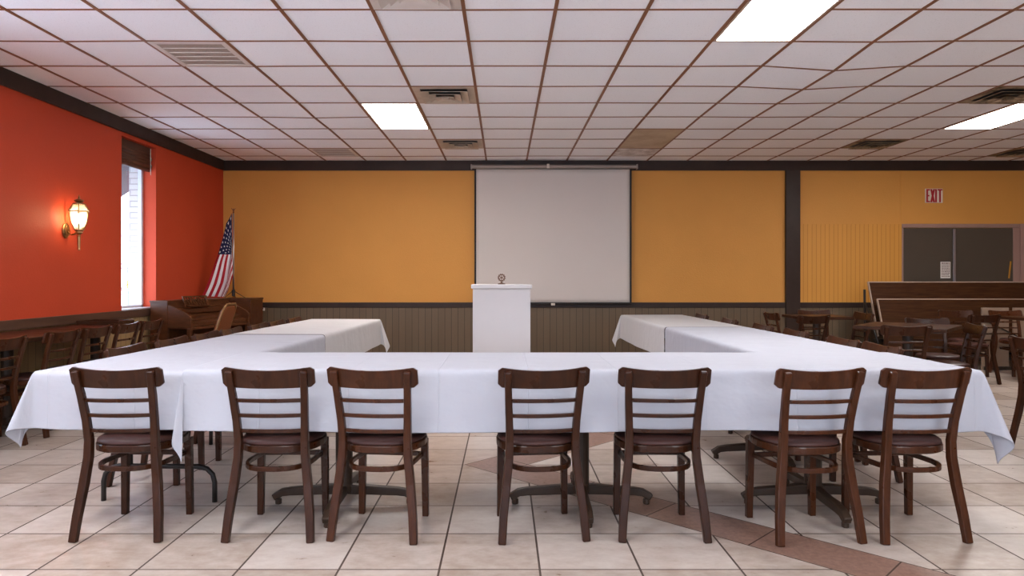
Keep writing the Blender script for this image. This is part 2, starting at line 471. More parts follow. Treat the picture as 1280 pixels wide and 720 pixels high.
# double door
D0, D1, DT = 6.07, 7.74, 1.99
door = thing('door_1', 'brown double door under the red exit sign', 'door', (0, 0, 0)); door['kind'] = 'structure'
m = MB(); m.span(D0 - .02, D0 + .005, YB - .03, YB, 0, DT); m.span(D1, D1 + .16, YB - .035, YB, 0, DT); m.span(D0 - .02, D1 + .16, YB - .035, YB, DT + .0005, DT + .06)
m.build('door_frame', M['doorframe'], door, bevel=.006)
MB().span(D1 + .10, D1 + .16, YB - .055, YB - .036, 0, DT + .06).build('casing', M['doorframe'], door, bevel=.004)
mid = at(1193.5, 300, 10.5).x
l1 = MB().span(D0 + .006, mid - .004, YB - .026, YB - .002, .01, DT - .005).build('door_leaf', M['door'], door, bevel=.003)
l2 = MB().span(mid + .004, D1 - .002, YB - .026, YB - .002, .01, DT - .005).build('door_leaf', M['door'], door, bevel=.003)
MB().span(mid - .018, mid + .018, YB - .05, YB - .026, .05, DT - .02).build('astragal', M['alu'], door, bevel=.004)
m = MB(); m.tube([(mid - .05, YB - .03, 1.16), (mid - .05, YB - .075, 1.16), (mid - .05, YB - .075, .98), (mid - .05, YB - .03, .98)], .011, 8)
m.build('door_handle', M['alu'], l1, smooth=True)
m = MB(); m.box((7.69, YB - .029, 1.35), (.022, .004, .26), Matrix.Rotation(R(6), 3, 'Y'))
m.build('tape_strip', M['tape'], l2)
# notice on the door
n = MB(); p = at(1183, 337.5, 10.5); pw, ph = .15, .25
n.box((p.x, YB - .0285, p.z), (pw, .003, ph)); n.mi = 1
for r in range(9):
    z = p.z + ph / 2 - .022 - r * .025
    x = p.x - pw / 2 + .014
    while x < p.x + pw / 2 - .02:
        w = random.uniform(.012, .035); w = min(w, p.x + pw / 2 - .012 - x)
        n.box((x + w / 2, YB - .0305, z), (w, .002, .010 if r else .014)); x += w + .007
tag(n.build('paper_notice', [M['paper'], M['ink']]), 'small white printed notice taped to the brown double door', 'notice')

# exit sign
p = at(1168.3, 244.5, 10.52); sw, sh = .262, .215
ex = thing('exit_sign', 'white exit sign with red letters above the double door', 'exit sign', (p.x, YB, p.z))
MB().span(-sw / 2, sw / 2, -.02, 0, -sh / 2, sh / 2).build('sign_plate', M['signwhite'], ex, bevel=.003)
l = MB(); y0, y1 = -.0235, -.019
h = sh * .93 / 2; st = .026
xa = -.121
l.span(xa, xa + st, y0, y1, -h, h)
for z, w in ((h - .011, .054), (0, .046), (-h + .011, .054)): l.span(xa + st, xa + w, y0, y1, z - .011, z + .011)
xa = -.062; w = .074
for sgn in (-1, 1):
    l.prism([(xa + w / 2 - sgn * w / 2, h), (xa + w / 2 - sgn * (w / 2 - .029), h), (xa + w / 2 + sgn * w / 2, -h), (xa + w / 2 + sgn * (w / 2 - .029), -h)], 'y', y0 + (.0006 if sgn > 0 else 0), y1)
l.span(.013, .013 + st, y0, y1, -h, h)
l.span(.050, .124, y0, y1, h - .022, h); l.span(.074, .074 + st, y0, y1, -h, h - .022)
l.build('lettering', M['red'], ex)

# outlet
p = at(328, 386, 10.52)
o = MB(); o.span(p.x - .035, p.x + .035, YB - .026, YB - .018, p.z - .03, p.z + .03)
pl = o.build('wall_outlet', M['plate'], bevel=.003); tag(pl, 'small ivory outlet plate on the plank wainscot near the organ', 'outlet')
o = MB(); o.span(p.x - .014, p.x - .004, YB - .028, YB - .0262, p.z - .006, p.z + .014); o.span(p.x + .004, p.x + .014, YB - .028, YB - .0262, p.z - .006, p.z + .014)
o.build('socket_slot', M['black'], pl)

# window in the orange wall
win = thing('window_1', 'tall narrow window in the orange wall', 'window', (0, 0, 0)); win['kind'] = 'structure'
m = MB(); xf0, xf1 = XL - .20, XL - .155
for a, b, c, d in ((WY0, WY0 + .04, WZ0, WZ1), (WY1 - .045, WY1, WZ0, WZ1), (WY0, WY1, WZ0, WZ0 + .04), (WY0, WY1, WZ1 - .04, WZ1)): m.span(xf0, xf1, a, b, c, d)
m.build('window_frame', M['winframe'], win, bevel=.004)
MB().span(XL - .18, XL - .176, WY0 + .04, WY1 - .045, WZ0 + .04, WZ1 - .04).build('window_pane', M['glass'], win)
MB().span(XL - .155, XL + .005, WY0, WY1, WZ0 - .001, WZ0 + .012).build('window_sill', M['winframe'], win, bevel=.003)
for i, (a, b) in enumerate(NEARW):
    w = thing('window_%d' % (i + 2), 'window in the orange wall beside the viewer', 'window'); w['kind'] = 'structure'
    m = MB()
    for p in ((a, a + .05, WZ0, WZ1), (b - .05, b, WZ0, WZ1), (a, b, WZ0, WZ0 + .05), (a, b, WZ1 - .05, WZ1)): m.span(xf0, xf1, *p)
    m.build('window_frame', M['winframe'], w)
    MB().span(XL - .18, XL - .176, a + .05, b - .05, WZ0 + .05, WZ1 - .05).build('window_pane', M['glass'], w)
for i, (a, b) in enumerate(FW):
    w = thing('window_%d' % (i + 2 + len(NEARW)), 'wide window in the wall behind the viewer', 'window'); w['kind'] = 'structure'
    m = MB()
    for p in ((a, a + .05, .85, 2.6), (b - .05, b, .85, 2.6), (a, b, .85, .90), (a, b, 2.55, 2.6)): m.span(p[0], p[1], YF - .14, YF - .09, p[2], p[3])
    m.build('window_frame', M['winframe'], w)
    MB().span(a + .05, b - .05, YF - .118, YF - .114, .90, 2.55).build('window_pane', M['glass'], w)
# rolled bamboo blind
bl = thing('bamboo_blind', 'rolled up brown bamboo blind in the tall window', 'blind', (XL - .09, (WY0 + WY1) / 2, WZ1))
hw = (WY1 - WY0) / 2 - .012
MB().span(-.03, .03, -hw, hw, -.075, -.002).build('headrail', M['railtrim'], bl, bevel=.004)
m = MB()
for k in range(5):
    z = -.10 - .042 * k
    m.tube([(.012 + .012 * (k % 2), -hw + .01, z), (.012 + .012 * (k % 2), hw - .01, z)], .030, 10)
m.build('blind_roll', M['bamboo'], bl, smooth=True)
MB().tube([(.055, hw - .05, -.02), (.057, hw - .05, -.34)], .004, 6).build('pull_cord', M['plate'], bl)

# outside the window
struct(MB().span(-40, XL - .34, -12, 60, -.3, -.12).build('ground_outside', M['snow']), 'pale ground outside the window', 'ground')
m = MB(); y0, y1 = 7.2, 9.6
m.prism([(-4.63, 2.85), (-5.55, 2.25), (-5.55, 1.98), (-5.50, 1.98), (-5.50, 2.23), (-4.63, 2.78)], 'y', y0, y1)
a = m.build('window_awning', M['awning']); tag(a, 'dark maroon awning outside the tall window', 'awning')
m = MB()
def branch(p, d, L, r, lev):
    q = p + d * L
    m.tube([p, (p + q) / 2 + Vector((random.uniform(-.05, .05),) * 3) * L, q], [r, r * .8, r * .6], 5)
    if lev:
        for _ in range(4 if lev > 2 else 3):
            nd = (d + Vector((random.uniform(-.7, .7), random.uniform(-.7, .7), random.uniform(-.25, .5)))).normalized()
            branch(p + d * L * random.uniform(.55, 1), nd, L * random.uniform(.55, .78), r * .55, lev - 1)
branch(Vector((0, 0, -.3)), Vector((0, 0, 1)), 1.5, .05, 5)
t = m.build('bare_tree', M['bark'], loc=(-12.8, 23.6, 0)); tag(t, 'leafless tree outside the tall window', 'tree')
sp = thing('sign_post', 'thin bent grey pole with an orange crosspiece outside the window', 'post', (-6.86, 12.5, -.12))
MB().tube([(-.14, 0, 0), (-.12, 0, .75), (-.06, 0, 1.15), (.05, 0, 1.22), (.16, 0, 1.23)], .02, 8).build('pole', M['steel'], sp, smooth=True)
m = MB(); m.span(-.005, .135, -.03, -.02, 1.215, 1.235); m.span(.06, .08, -.03, -.02, 1.16, 1.30); m.build('crosspiece', M['tape'], sp)

# ------------------------------------------------------------------ ceiling fittings
def ceiling_light(kx, ky, label, cool=False):
    x0, x1, y0, y1 = GX(kx) + TB, GX(kx + 1) - TB, GY(ky) + .0085, GY(ky + 2) - .0085
    t = thing('ceiling_light', label, 'ceiling light', ((x0 + x1) / 2, (y0 + y1) / 2, ZC), 0, 'fluorescent ceiling lights')
    hx, hy = (x1 - x0) / 2, (y1 - y0) / 2
    m = MB(); f = .018
    for a, b, c, d in ((-hx, -hx + f, -hy, hy), (hx - f, hx, -hy, hy), (-hx + f, hx - f, -hy, -hy + f), (-hx + f, hx - f, hy - f, hy)): m.span(a, b, c, d, -.010, -.001)
    m.build('light_frame', M['lframe'], t)
    MB().span(-hx + f, hx - f, -hy + f, hy - f, -.007, -.001).build('diffuser', M['panelcool'] if cool else M['panel'], t)
lab = ['bright ceiling light panel between the yellow wall and the square air diffusers',
       'large bright ceiling light panel at the top edge above the front table',
       'bright ceiling light panel beside the sooty diffusers on the exit side']
for i, (kx, ky) in enumerate(LIGHTS):
    ceiling_light(kx, ky, lab[i] if i < 3 else 'added unseen ceiling light panel brightening the room', ky < 0)

def diffuser(kx, ky, label, mat, mat2):
    x0, x1, y0, y1 = GX(kx) + TB, GX(kx + 1) - TB, GY(ky) + .0085, GY(ky + 1) - .0085
    t = thing('air_diffuser', label, 'air vent', ((x0 + x1) / 2, (y0 + y1) / 2, ZC), 0, 'square air diffusers in the ceiling')
    H = (x1 - x0) / 2; H2 = (y1 - y0) / 2
    m = MB(); q = .225
    for a, b, c, d in ((-H, -q, -H2, H2), (q, H, -H2, H2), (-q, q, -H2, -q), (-q, q, q, H2)): m.span(a, b, c, d, -.008, -.001)
    m.build('flange', mat, t)
    MB().span(-q, q, -q, q, -.004, -.001).build('duct_shade_plate', M['ventdark'], t)  # dark plate standing in for the shade up inside the duct
    def sq(r, z): return [(-r, -r, z), (r, -r, z), (r, r, z), (-r, r, z)]
    for ro, ri, zo, zi in ((.228, .152, -.034, -.010), (.156, .088, -.042, -.018), (.090, .034, -.050, -.026)):
        m = MB(); m.loft([sq(ro, zo), sq(ri, zi), sq(ri, zi + .003), sq(ro, zo + .003), sq(ro, zo)], caps=False)
        m.build('louver_ring', mat2, t)
    MB().loft([sq(.034, -.030), sq(.036, -.052)], caps=True).build('centre_plate', mat2, t)
diffuser(-2, -1, 'pale square diffuser cut by the top edge of the view', M['ventwhite'], M['ventwhite'])
diffuser(-2, 3, 'cream square diffuser next to the lit panel above the tables', M['vent'], M['vent'])
diffuser(-2, 7, 'small looking square diffuser nearest the projection screen', M['vent'], M['vent'])
diffuser(7, 3, 'sooty square diffuser next to the exit side light panel', M['ventdirty'], M['ventdirty'])
diffuser(7, 7, 'sooty square diffuser nearest the exit sign', M['ventdirty'], M['ventdirty'])
diffuser(11, 8, 'dark square diffuser at the edge of view beyond the exit sign', M['ventdirty'], M['ventdirty'])

def grille(kx, ky, label, matf, matm):
    x0, x1, y0, y1 = GX(kx) + TB, GX(kx + 1) - TB, GY(ky) + .0085, GY(ky + 1) - .0085
    t = thing('return_grille', label, 'air vent', ((x0 + x1) / 2, (y0 + y1) / 2, ZC), 0, 'return air grilles in the ceiling')
    H = (x1 - x0) / 2; H2 = (y1 - y0) / 2; f = .045
    m = MB()
    for a, b, c, d in ((-H, -H + f, -H2, H2), (H - f, H, -H2, H2), (-H + f, H - f, -H2, -H2 + f), (-H + f, H - f, H2 - f, H2)): m.span(a, b, c, d, -.010, -.001)
    m.build('grille_frame', matf, t, bevel=.002)
    MB().span(-H + f, H - f, -H2 + f, H2 - f, -.004, -.001).build('filter_mesh', matm, t)
    m = MB()
    for k in range(1, 5):
        y = -H2 + f + (2 * H2 - 2 * f) * k / 5; m.span(-H + f, H - f, y - .005, y + .005, -.009, -.004)
    m.build('grille_bars', matf, t)
grille(-5, 1, 'wide return air grille above the orange wall sconce', M['ventwhite'], M['mesh'])
grille(-5, 8, 'pale return air grille near the corner of the yellow wall', M['ventwhite'], M['mesh'])
def tile(kx, ky, n, label, mat):
    x0, x1, y0, y1 = GX(kx) + TB, GX(kx + 1) - TB, GY(ky) + .0085, GY(ky + n) - .0085
    tag(MB().span(x0, x1, y0, y1, ZC - .006, ZC - .001).build('ceiling_tile', mat), label, 'ceiling tile')
tile(2, 6, 2, 'plain brown ceiling panel above the end of the projection screen', M['browntile'])
tile(2, 8, 1, 'speckled dirty ceiling tile between the brown panel and the yellow wall', M['dirtytile'])

# ------------------------------------------------------------------ projection screen
S0, S1 = at(593, 0, 10.46).x, at(789.5, 0, 10.46).x
scr = thing('projection_screen', 'large white pull-down projection screen on the yellow wall', 'projection screen', ((S0 + S1) / 2, YB - .09, 2.89))
hw = (S1 - S0) / 2
zt, zb = -.02, at(0, 380.5, 10.46).z - 2.89
m = MB(); m.tube([(-hw - .04, 0, .018), (hw + .08, 0, .018)], .030, 14); m.build('screen_case', M['case'], scr, smooth=False)
m = MB(); m.span(-hw - .055, -hw - .035, -.036, .036, -.02, .052); m.span(hw + .07, hw + .09, -.036, .036, -.02, .052); m.build('end_cap', M['case'], scr, bevel=.004)
m = MB(); m.span(-.095, -.055, -.040, -.028, -.012, .055); m.build('case_clip', M['plate'], scr, bevel=.003)
# fabric with gentle waves
def sheet(x0, x1, z0, z1, nx, nz, f):
    mb = MB(); g_ = [[mb.bm.verts.new((x0 + (x1 - x0) * i / nx, f(i / nx, j / nz), z0 + (z1 - z0) * j / nz)) for i in range(nx + 1)] for j in range(nz + 1)]
    for j in range(nz):
        for i in range(nx): mb.face([g_[j][i], g_[j][i + 1], g_[j + 1][i + 1], g_[j + 1][i]])
    return mb
wav = lambda u, v: .006 * math.sin(u * 5 + v * 3) * (1 - v) * math.sin(PI * u) + .003 * math.sin(9 * u - 4 * v) * math.sin(PI * u)
def solid(o, th):
    s = o.modifiers.new('solid', 'SOLIDIFY'); s.thickness = th; s.offset = 0; return o
solid(sheet(-hw + .028, hw - .028, zb + .03, zt, 40, 30, wav).build('screen_fabric', M['screen'], scr, smooth=True), .002)
m = MB(); m.span(-hw, -hw + .028, -.003, .003, zb + .01, zt); m.span(hw - .028, hw, -.003, .003, zb + .01, zt); m.span(-hw + .028, hw - .028, -.003, .003, zb + .01, zb + .03)
m.build('screen_border', M['screenb'], scr)
MB().tube([(-hw, 0, zb + .008), (hw, 0, zb + .008)], .011, 8).build('bottom_bar', M['black'], scr)
m = MB(); m.span(-.03, .03, -.02, -.008, zb - .015, zb + .02); m.build('pull_handle', M['plate'], scr, bevel=.004)

# ------------------------------------------------------------------ lectern
LD = 7.6
la, lb = at(591, 0, LD).x, at(663, 0, LD).x
lt = at(0, 355, LD).z
lec = thing('lectern', 'plain white box lectern standing before the projection screen', 'lectern', ((la + lb) / 2, LD, 0))
hw = (lb - la) / 2
MB().span(-hw + .018, hw - .018, 0, .018, 0, lt - .052).build('front_panel', M['white'], lec)
for s in (-1, 1):
    MB().span(s * hw - (.018 if s > 0 else 0), s * hw + (0 if s > 0 else .018), -.004, .46, 0, lt - .052).build('side_panel', M['lectshell'], lec, bevel=.002)
MB().span(-hw + .018, hw - .018, .05, .44, .70, .72).build('shelf', M['lectshell'], lec)
m = MB(); m.span(-hw - .018, hw + .018, -.03, .49, lt - .052, lt - .004); m.build('top', M['lectshell'], lec, bevel=.010, seg=3)
# gear-wheel emblem standing on the lectern
p = at(627, 348.5, LD + .15)
em = thing('gear_emblem', 'small bronze gear wheel ornament standing on the white lectern', 'ornament', (p.x, LD + .13, lt - .004))
b = MB(); b.lathe([(.042, 0), (.042, .008), (.02, .014), (.008, .020), (.008, .032)], n=16); b.build('stand', M['bronze'], em, smooth=False)
gm = MB(); ro, ri = .046, .027
ring_o = []
for k in range(48):
    r_ = ro if (k // 2) % 2 else ro - .006
    ring_o.append((r_ * math.cos(2 * PI * k / 48), r_ * math.sin(2 * PI * k / 48)))
ring_i = [(ri * math.cos(2 * PI * k / 48), ri * math.sin(2 * PI * k / 48)) for k in range(48)]
gm.loft([[(x, y, z + .074) for x, z in rr] for rr, y in ((ring_o, -.007), (ring_o, .007), (ring_i, .007), (ring_i, -.007), (ring_o, -.007))], caps=False)
for k in range(6):
    a = k * PI / 3 + PI / 6
    gm.box((.018 * math.cos(a), 0, .074 + .018 * math.sin(a)), (.026, .010, .008), Matrix.Rotation(-a, 3, 'Y'))
gm.prism([(.011 * math.cos(k * PI / 6), .074 + .011 * math.sin(k * PI / 6)) for k in range(12)], 'y', -.008, .008)
gm.build('gear_wheel', M['bronze'], em)

# ------------------------------------------------------------------ tables and cloths
ZT = .766
def pedestal_table(L, W, label, loc, rz, group, mat=None, ox=0, oy=0, feet=(.36, .36, .36, .36)):
    t = thing('pedestal_table', label, 'table', loc, rz, group)
    MB().span(ox - L / 2, ox + L / 2, oy - W / 2, oy + W / 2, ZT - .035, ZT).build('tabletop', mat or M['table'], t, bevel=.006)
    c = MB(); c.lathe([(.052, .07), (.052, .10), (.045, .115), (.045, ZT - .07), (.10, ZT - .06), (.10, ZT - .036)], n=18); c.build('column', M['iron'], t, smooth=False)
    for k in range(4):
        f = MB(); n = 8; pts = []; sz = []
        for i in range(n + 1):
            u = i / n; x = .02 + feet[k] * u
            z = .085 - .02 * u - (.028 * max(0, (u - .8) / .2) ** 2)
            pts.append((x, 0, z)); sz.append((.05 - .008 * u, .052 - .016 * u))
        f.sweep(pts, sz, (0, 1, 0))
        f.lathe([(.018, 0), (.018, .03)], (feet[k] - .005, 0, 0), 10)
        f.xform(Matrix.Rotation(k * PI / 2, 4, 'Z'))
        f.build('foot', M['iron'], t, bevel=.006)
    return t
def folding_table(L, W, label, loc, rz, group, ly=None):
    t = thing('folding_table', label, 'table', loc, rz, group)
    MB().span(-W / 2, W / 2, -L / 2, L / 2, ZT - .028, ZT).build('tabletop', M['pine'], t, bevel=.004)
    for s in (-1, 1):
        f = MB(); y = s * (ly or (L / 2 - .36)); w = .31; z = .192; r = .085
        pts = [(-w, y, 0), (-w, y, z - r)] + [(-w + r - r * math.cos(a), y, z - r + r * math.sin(a)) for a in (R(30), R(60), R(90))]
        pts += [(w - r + r * math.sin(a), y, z - r + r * math.cos(a)) for a in (0, R(30), R(60), R(90))] + [(w, y, 0)]
        f.tube(pts, .0135, 10)
        f.tube([(-.16, y, z), (-.16, y, ZT - .03)], .0135, 8); f.tube([(.16, y, z), (.16, y, ZT - .03)], .0135, 8)
        f.tube([(-.16, y, .5), (.16, y, .5)], .010, 8)
        f.build('leg_frame', M['black'], t, smooth=True)
    return t
G1 = 'pedestal tables under white cloths'
FY = 3.745
pedestal_table(1.215, .745, 'covered pedestal table behind the second and third front chairs', (-.865, FY, 0), 0, G1)
pedestal_table(1.215, .745, 'covered pedestal table in the middle of the front row', (.415, FY, 0), 0, G1)
pedestal_table(1.215, .745, 'covered pedestal table at the exit end of the front row', (1.672, FY, 0), 0, G1)
RA = R(.9)           # the exit-side arm leans a touch inwards
def rarm(y): return Vector((1.925 - (y - 4.15) * .0205, y, 0))
for i, (y, nm) in enumerate(((4.70, 'directly behind the front row'), (5.79, 'second behind the front row'), (6.99, 'second from the yellow wall'), (8.03, 'nearest the yellow wall'))):
    pedestal_table(.74, 1.03, 'covered pedestal table in the exit side arm, ' + nm, rarm(y) - Vector((.12, 0, 0)), R(1.17), G1, None, .12)
LA_ = R(-2.1)
def larm(y): return Vector((-1.905 + (y - 3.37) * .0367, y, 0))
folding_table(2.09, .75, 'covered folding table with tubular legs at the corner by the orange wall', larm(4.43), LA_, 'folding tables under white cloths', .64)
folding_table(2.05, .75, 'covered folding table with tubular legs reaching towards the organ', larm(6.56), LA_, 'folding tables under white cloths', .49)

def cloth(name, label, loc, rz, X0, X1, Y0, Y1, z, drop, skirts, tails, mat, ridges=(), seed=0, amp=.012, group='white tablecloths', tuck={}):
    """skirts: {side: (t0, t1)} sides S(-y) E(+x) N(+y) W(-x); tails: list of corners SW SE NE NW"""
    rnd = random.Random(seed)
    mb = MB(); bm = mb.bm
    st = .035
    nx = max(2, round((X1 - X0) / st)); ny = max(2, round((Y1 - Y0) / st))
    ph = [rnd.uniform(0, 6.28) for _ in range(12)]
    def zt(x, y):
        e = min(x - X0, X1 - x, y - Y0, Y1 - y)
        w = min(1, max(0, e / .06))
        h = .0009 * (math.sin(7 * x + ph[0]) + math.sin(9 * y + ph[1]) + math.sin(5 * (x + y) + ph[2])) + .001
        for ry, rh, rs in ridges: h += rh * math.exp(-((y - ry - .03 * math.sin(3 * x + ph[3])) / rs) ** 2)
        return z + max(0, h) * w
    V = [[bm.verts.new((X0 + (X1 - X0) * i / nx, Y0 + (Y1 - Y0) * j / ny, 0)) for i in range(nx + 1)] for j in range(ny + 1)]
    for row in V:
        for v in row: v.co.z = zt(v.co.x, v.co.y)
    for j in range(ny):
        for i in range(nx): mb.face([V[j][i], V[j][i + 1], V[j + 1][i + 1], V[j + 1][i]])
    RR = .010; NS = 12
    def prof(s):        # (outwards, down) along the hanging length s, rounded over the edge
        q = RR * PI / 2
        if s < q: a = s / RR; return RR * math.sin(a), RR * (1 - math.cos(a))
        return RR, RR + s - q
    corner = {'SW': (X0, Y0, -1, -1), 'SE': (X1, Y0, 1, -1), 'NE': (X1, Y1, 1, 1), 'NW': (X0, Y1, -1, 1)}
    ends = {'S': ('SW', 'SE'), 'E': ('SE', 'NE'), 'N': ('NW', 'NE'), 'W': ('SW', 'NW')}
    for side, (t0, t1) in skirts.items():
        if side in 'SN': idx = [(0 if side == 'S' else ny, i) for i in range(nx + 1)]; nrm = Vector((0, -1 if side == 'S' else 1, 0)); ln = X1 - X0
        else: idx = [(j, 0 if side == 'W' else nx) for j in range(ny + 1)]; nrm = Vector((-1 if side == 'W' else 1, 0, 0)); ln = Y1 - Y0
        n = len(idx) - 1
        idx = [(k / n, ij) for k, ij in enumerate(idx) if t0 - 1e-6 <= k / n <= t1 + 1e-6]
        prev = None
        f1, f2, f3 = rnd.uniform(5, 7), rnd.uniform(10, 14), rnd.uniform(1.5, 2.5); p1, p2, p3 = rnd.uniform(0, 6), rnd.uniform(0, 6), rnd.uniform(0, 6)
        for t, (j, i) in idx:
            v0 = V[j][i]; col = [v0]
            dl, dr = t * ln, (1 - t) * ln
            ca, cb = ends[side]
            wtk = min(1, dl / .12 if ca in tails else 1) * min(1, dr / .12 if cb in tails else 1)
            win = min(1, dl / .12) * min(1, dr / .12)
            rip = amp * (1.2 + .55 * math.sin(f1 * dl + p1) + .35 * math.sin(f2 * dl + p2)) * win
            wig = .006 * math.sin(f3 * dl + p3)
            for k in range(1, NS + 1):
                s = (drop + wig * win) * k / NS
                o_, d_ = prof(s); u = k / NS
                col.append(bm.verts.new(v0.co + nrm * (o_ + rip * u ** 1.2 - tuck.get(side, 0) * u * wtk) + Vector((0, 0, -d_))))
            if prev:
                for a in range(NS): mb.face([prev[a], prev[a + 1], col[a + 1], col[a]])
            prev = col
    for cn in tails:
        cx, cy, sx, sy = corner[cn]
        NT_, NRr = 26, NS
        base = V[0 if sy < 0 else ny][0 if sx < 0 else nx]
        fl, ln_, sw_ = (tails[cn] + (.045,))[:3]
        rows = []
        for a in range(NT_ + 1):
            th = (PI / 2) * a / NT_
            # cloth square beyond the corner: distance to its hem along this direction
            q = th / (PI / 2)
            if q < .31: bul = math.sin(q / .31 * PI / 2)
            elif q < .5: bul = .35 + .65 * math.cos((q - .31) / .19 * PI / 2) ** 2
            else: bul = .35 * math.cos((q - .5) / .5 * PI / 2)
            rmax = drop / max(math.cos(th), math.sin(th)) * (1 + (ln_ - 1) * math.sin(2 * th))
            diag = Vector((sx * .7071, sy * .7071, 0)); perp = Vector((sx * .7071, -sy * .7071, 0))
            side_ = Vector((sx, 0, 0)) * max(0, (th - PI / 4) / (PI / 4)) + Vector((0, sy, 0)) * max(0, 1 - th / (PI / 4))
            row = [base]
            for k in range(1, NRr + 1):
                s = rmax * k / NRr; u = s / drop
                o_, d_ = prof(s)
                out = fl * s * bul
                dn = math.sqrt(max(0, d_ * d_ - out * out)) if d_ > out else d_ * .3
                sway = perp * sw_ * math.sin(PI * max(0, q - .2) / .8) * u
                row.append(bm.verts.new(Vector((cx, cy, base.co.z)) + (side_ * o_) * (1 - bul) + diag * (o_ * bul * .7 + out) + sway + Vector((0, 0, -dn))))
            rows.append(row)
        for r0, r1 in zip(rows, rows[1:]):
            mb.face([base, r0[1], r1[1]])
            for k in range(1, NRr): mb.face([r0[k], r0[k + 1], r1[k + 1], r1[k]])
    bmesh.ops.remove_doubles(bm, verts=bm.verts, dist=.0006)
    o = mb.build(name, mat, None, smooth=True, loc=loc)
    o.rotation_euler = (0, 0, rz)
    solid(o, .0016)
    s = o.modifiers.new('sub', 'SUBSURF'); s.levels = 1; s.render_levels = 1
    return tag(o, label, 'tablecloth', group)

DROP = .298
FX0, FX1, FY0, FY1 = -1.545, 2.30, 3.344, 4.122
cloth('tablecloth', 'long white cloth over the front row of tables', (0, 0, 0), 0, FX0, FX1, FY0, FY1, ZT + .014, DROP + .004, {'S': (0, 1), 'E': (0, 1), 'N': (.05, .78)}, {'SE': (.34, 1.12), 'SW': (.16, 1.06, -.03)}, M['cloth'], seed=3, amp=.016)
# orange-wall arm
lo = larm(3.37)
cloth('tablecloth', 'white cloth over the corner table by the orange wall', lo, LA_, -.385, .385, 0, 2.18, ZT + .003, DROP - .012, {'S': (0, 1), 'W': (0, 1), 'E': (.40, 1)}, {'SW': (.36, .98)}, M['cloth'], seed=5, amp=.004, tuck={'W': .055})
cloth('tablecloth', 'white cloth over the table end reaching towards the organ', lo, LA_, -.385, .385, 2.181, 4.25, ZT + .007, DROP - .015, {'W': (0, 1), 'E': (0, 1), 'N': (0, 1)}, {'NE': (.34, 1.0), 'NW': (.3, 1.0)}, M['cloth_warm_lit'], seed=8, amp=.006, tuck={'W': .055})
# exit-side arm
ro_ = rarm(4.15)
rz_ = R(1.17)
cloth('tablecloth', 'white creased cloth on the exit side arm next to the front row', ro_, rz_, -.382, .382, 0.0, 2.25, ZT + .004, DROP, {'W': (0, 1), 'E': (0, 1)}, {}, M['cloth'], ridges=[(.35, .004, .02), (.8, .006, .03), (1.15, .006, .02), (1.5, .007, .03), (1.85, .006, .02), (2.1, .005, .02)], seed=11, amp=.006, tuck={'E': .055})
cloth('tablecloth', 'white cloth at the yellow wall end of the exit side arm', ro_, rz_, -.382, .382, 2.275, 4.42, ZT + .004, DROP, {'W': (0, 1), 'E': (0, 1), 'N': (0, 1)}, {'NE': (.3, 1.0), 'NW': (.34, 1.0)}, M['cloth_warm_lit'], ridges=[(2.6, .004, .02), (3.4, .003, .03)], seed=14, amp=.006, tuck={'E': .055})

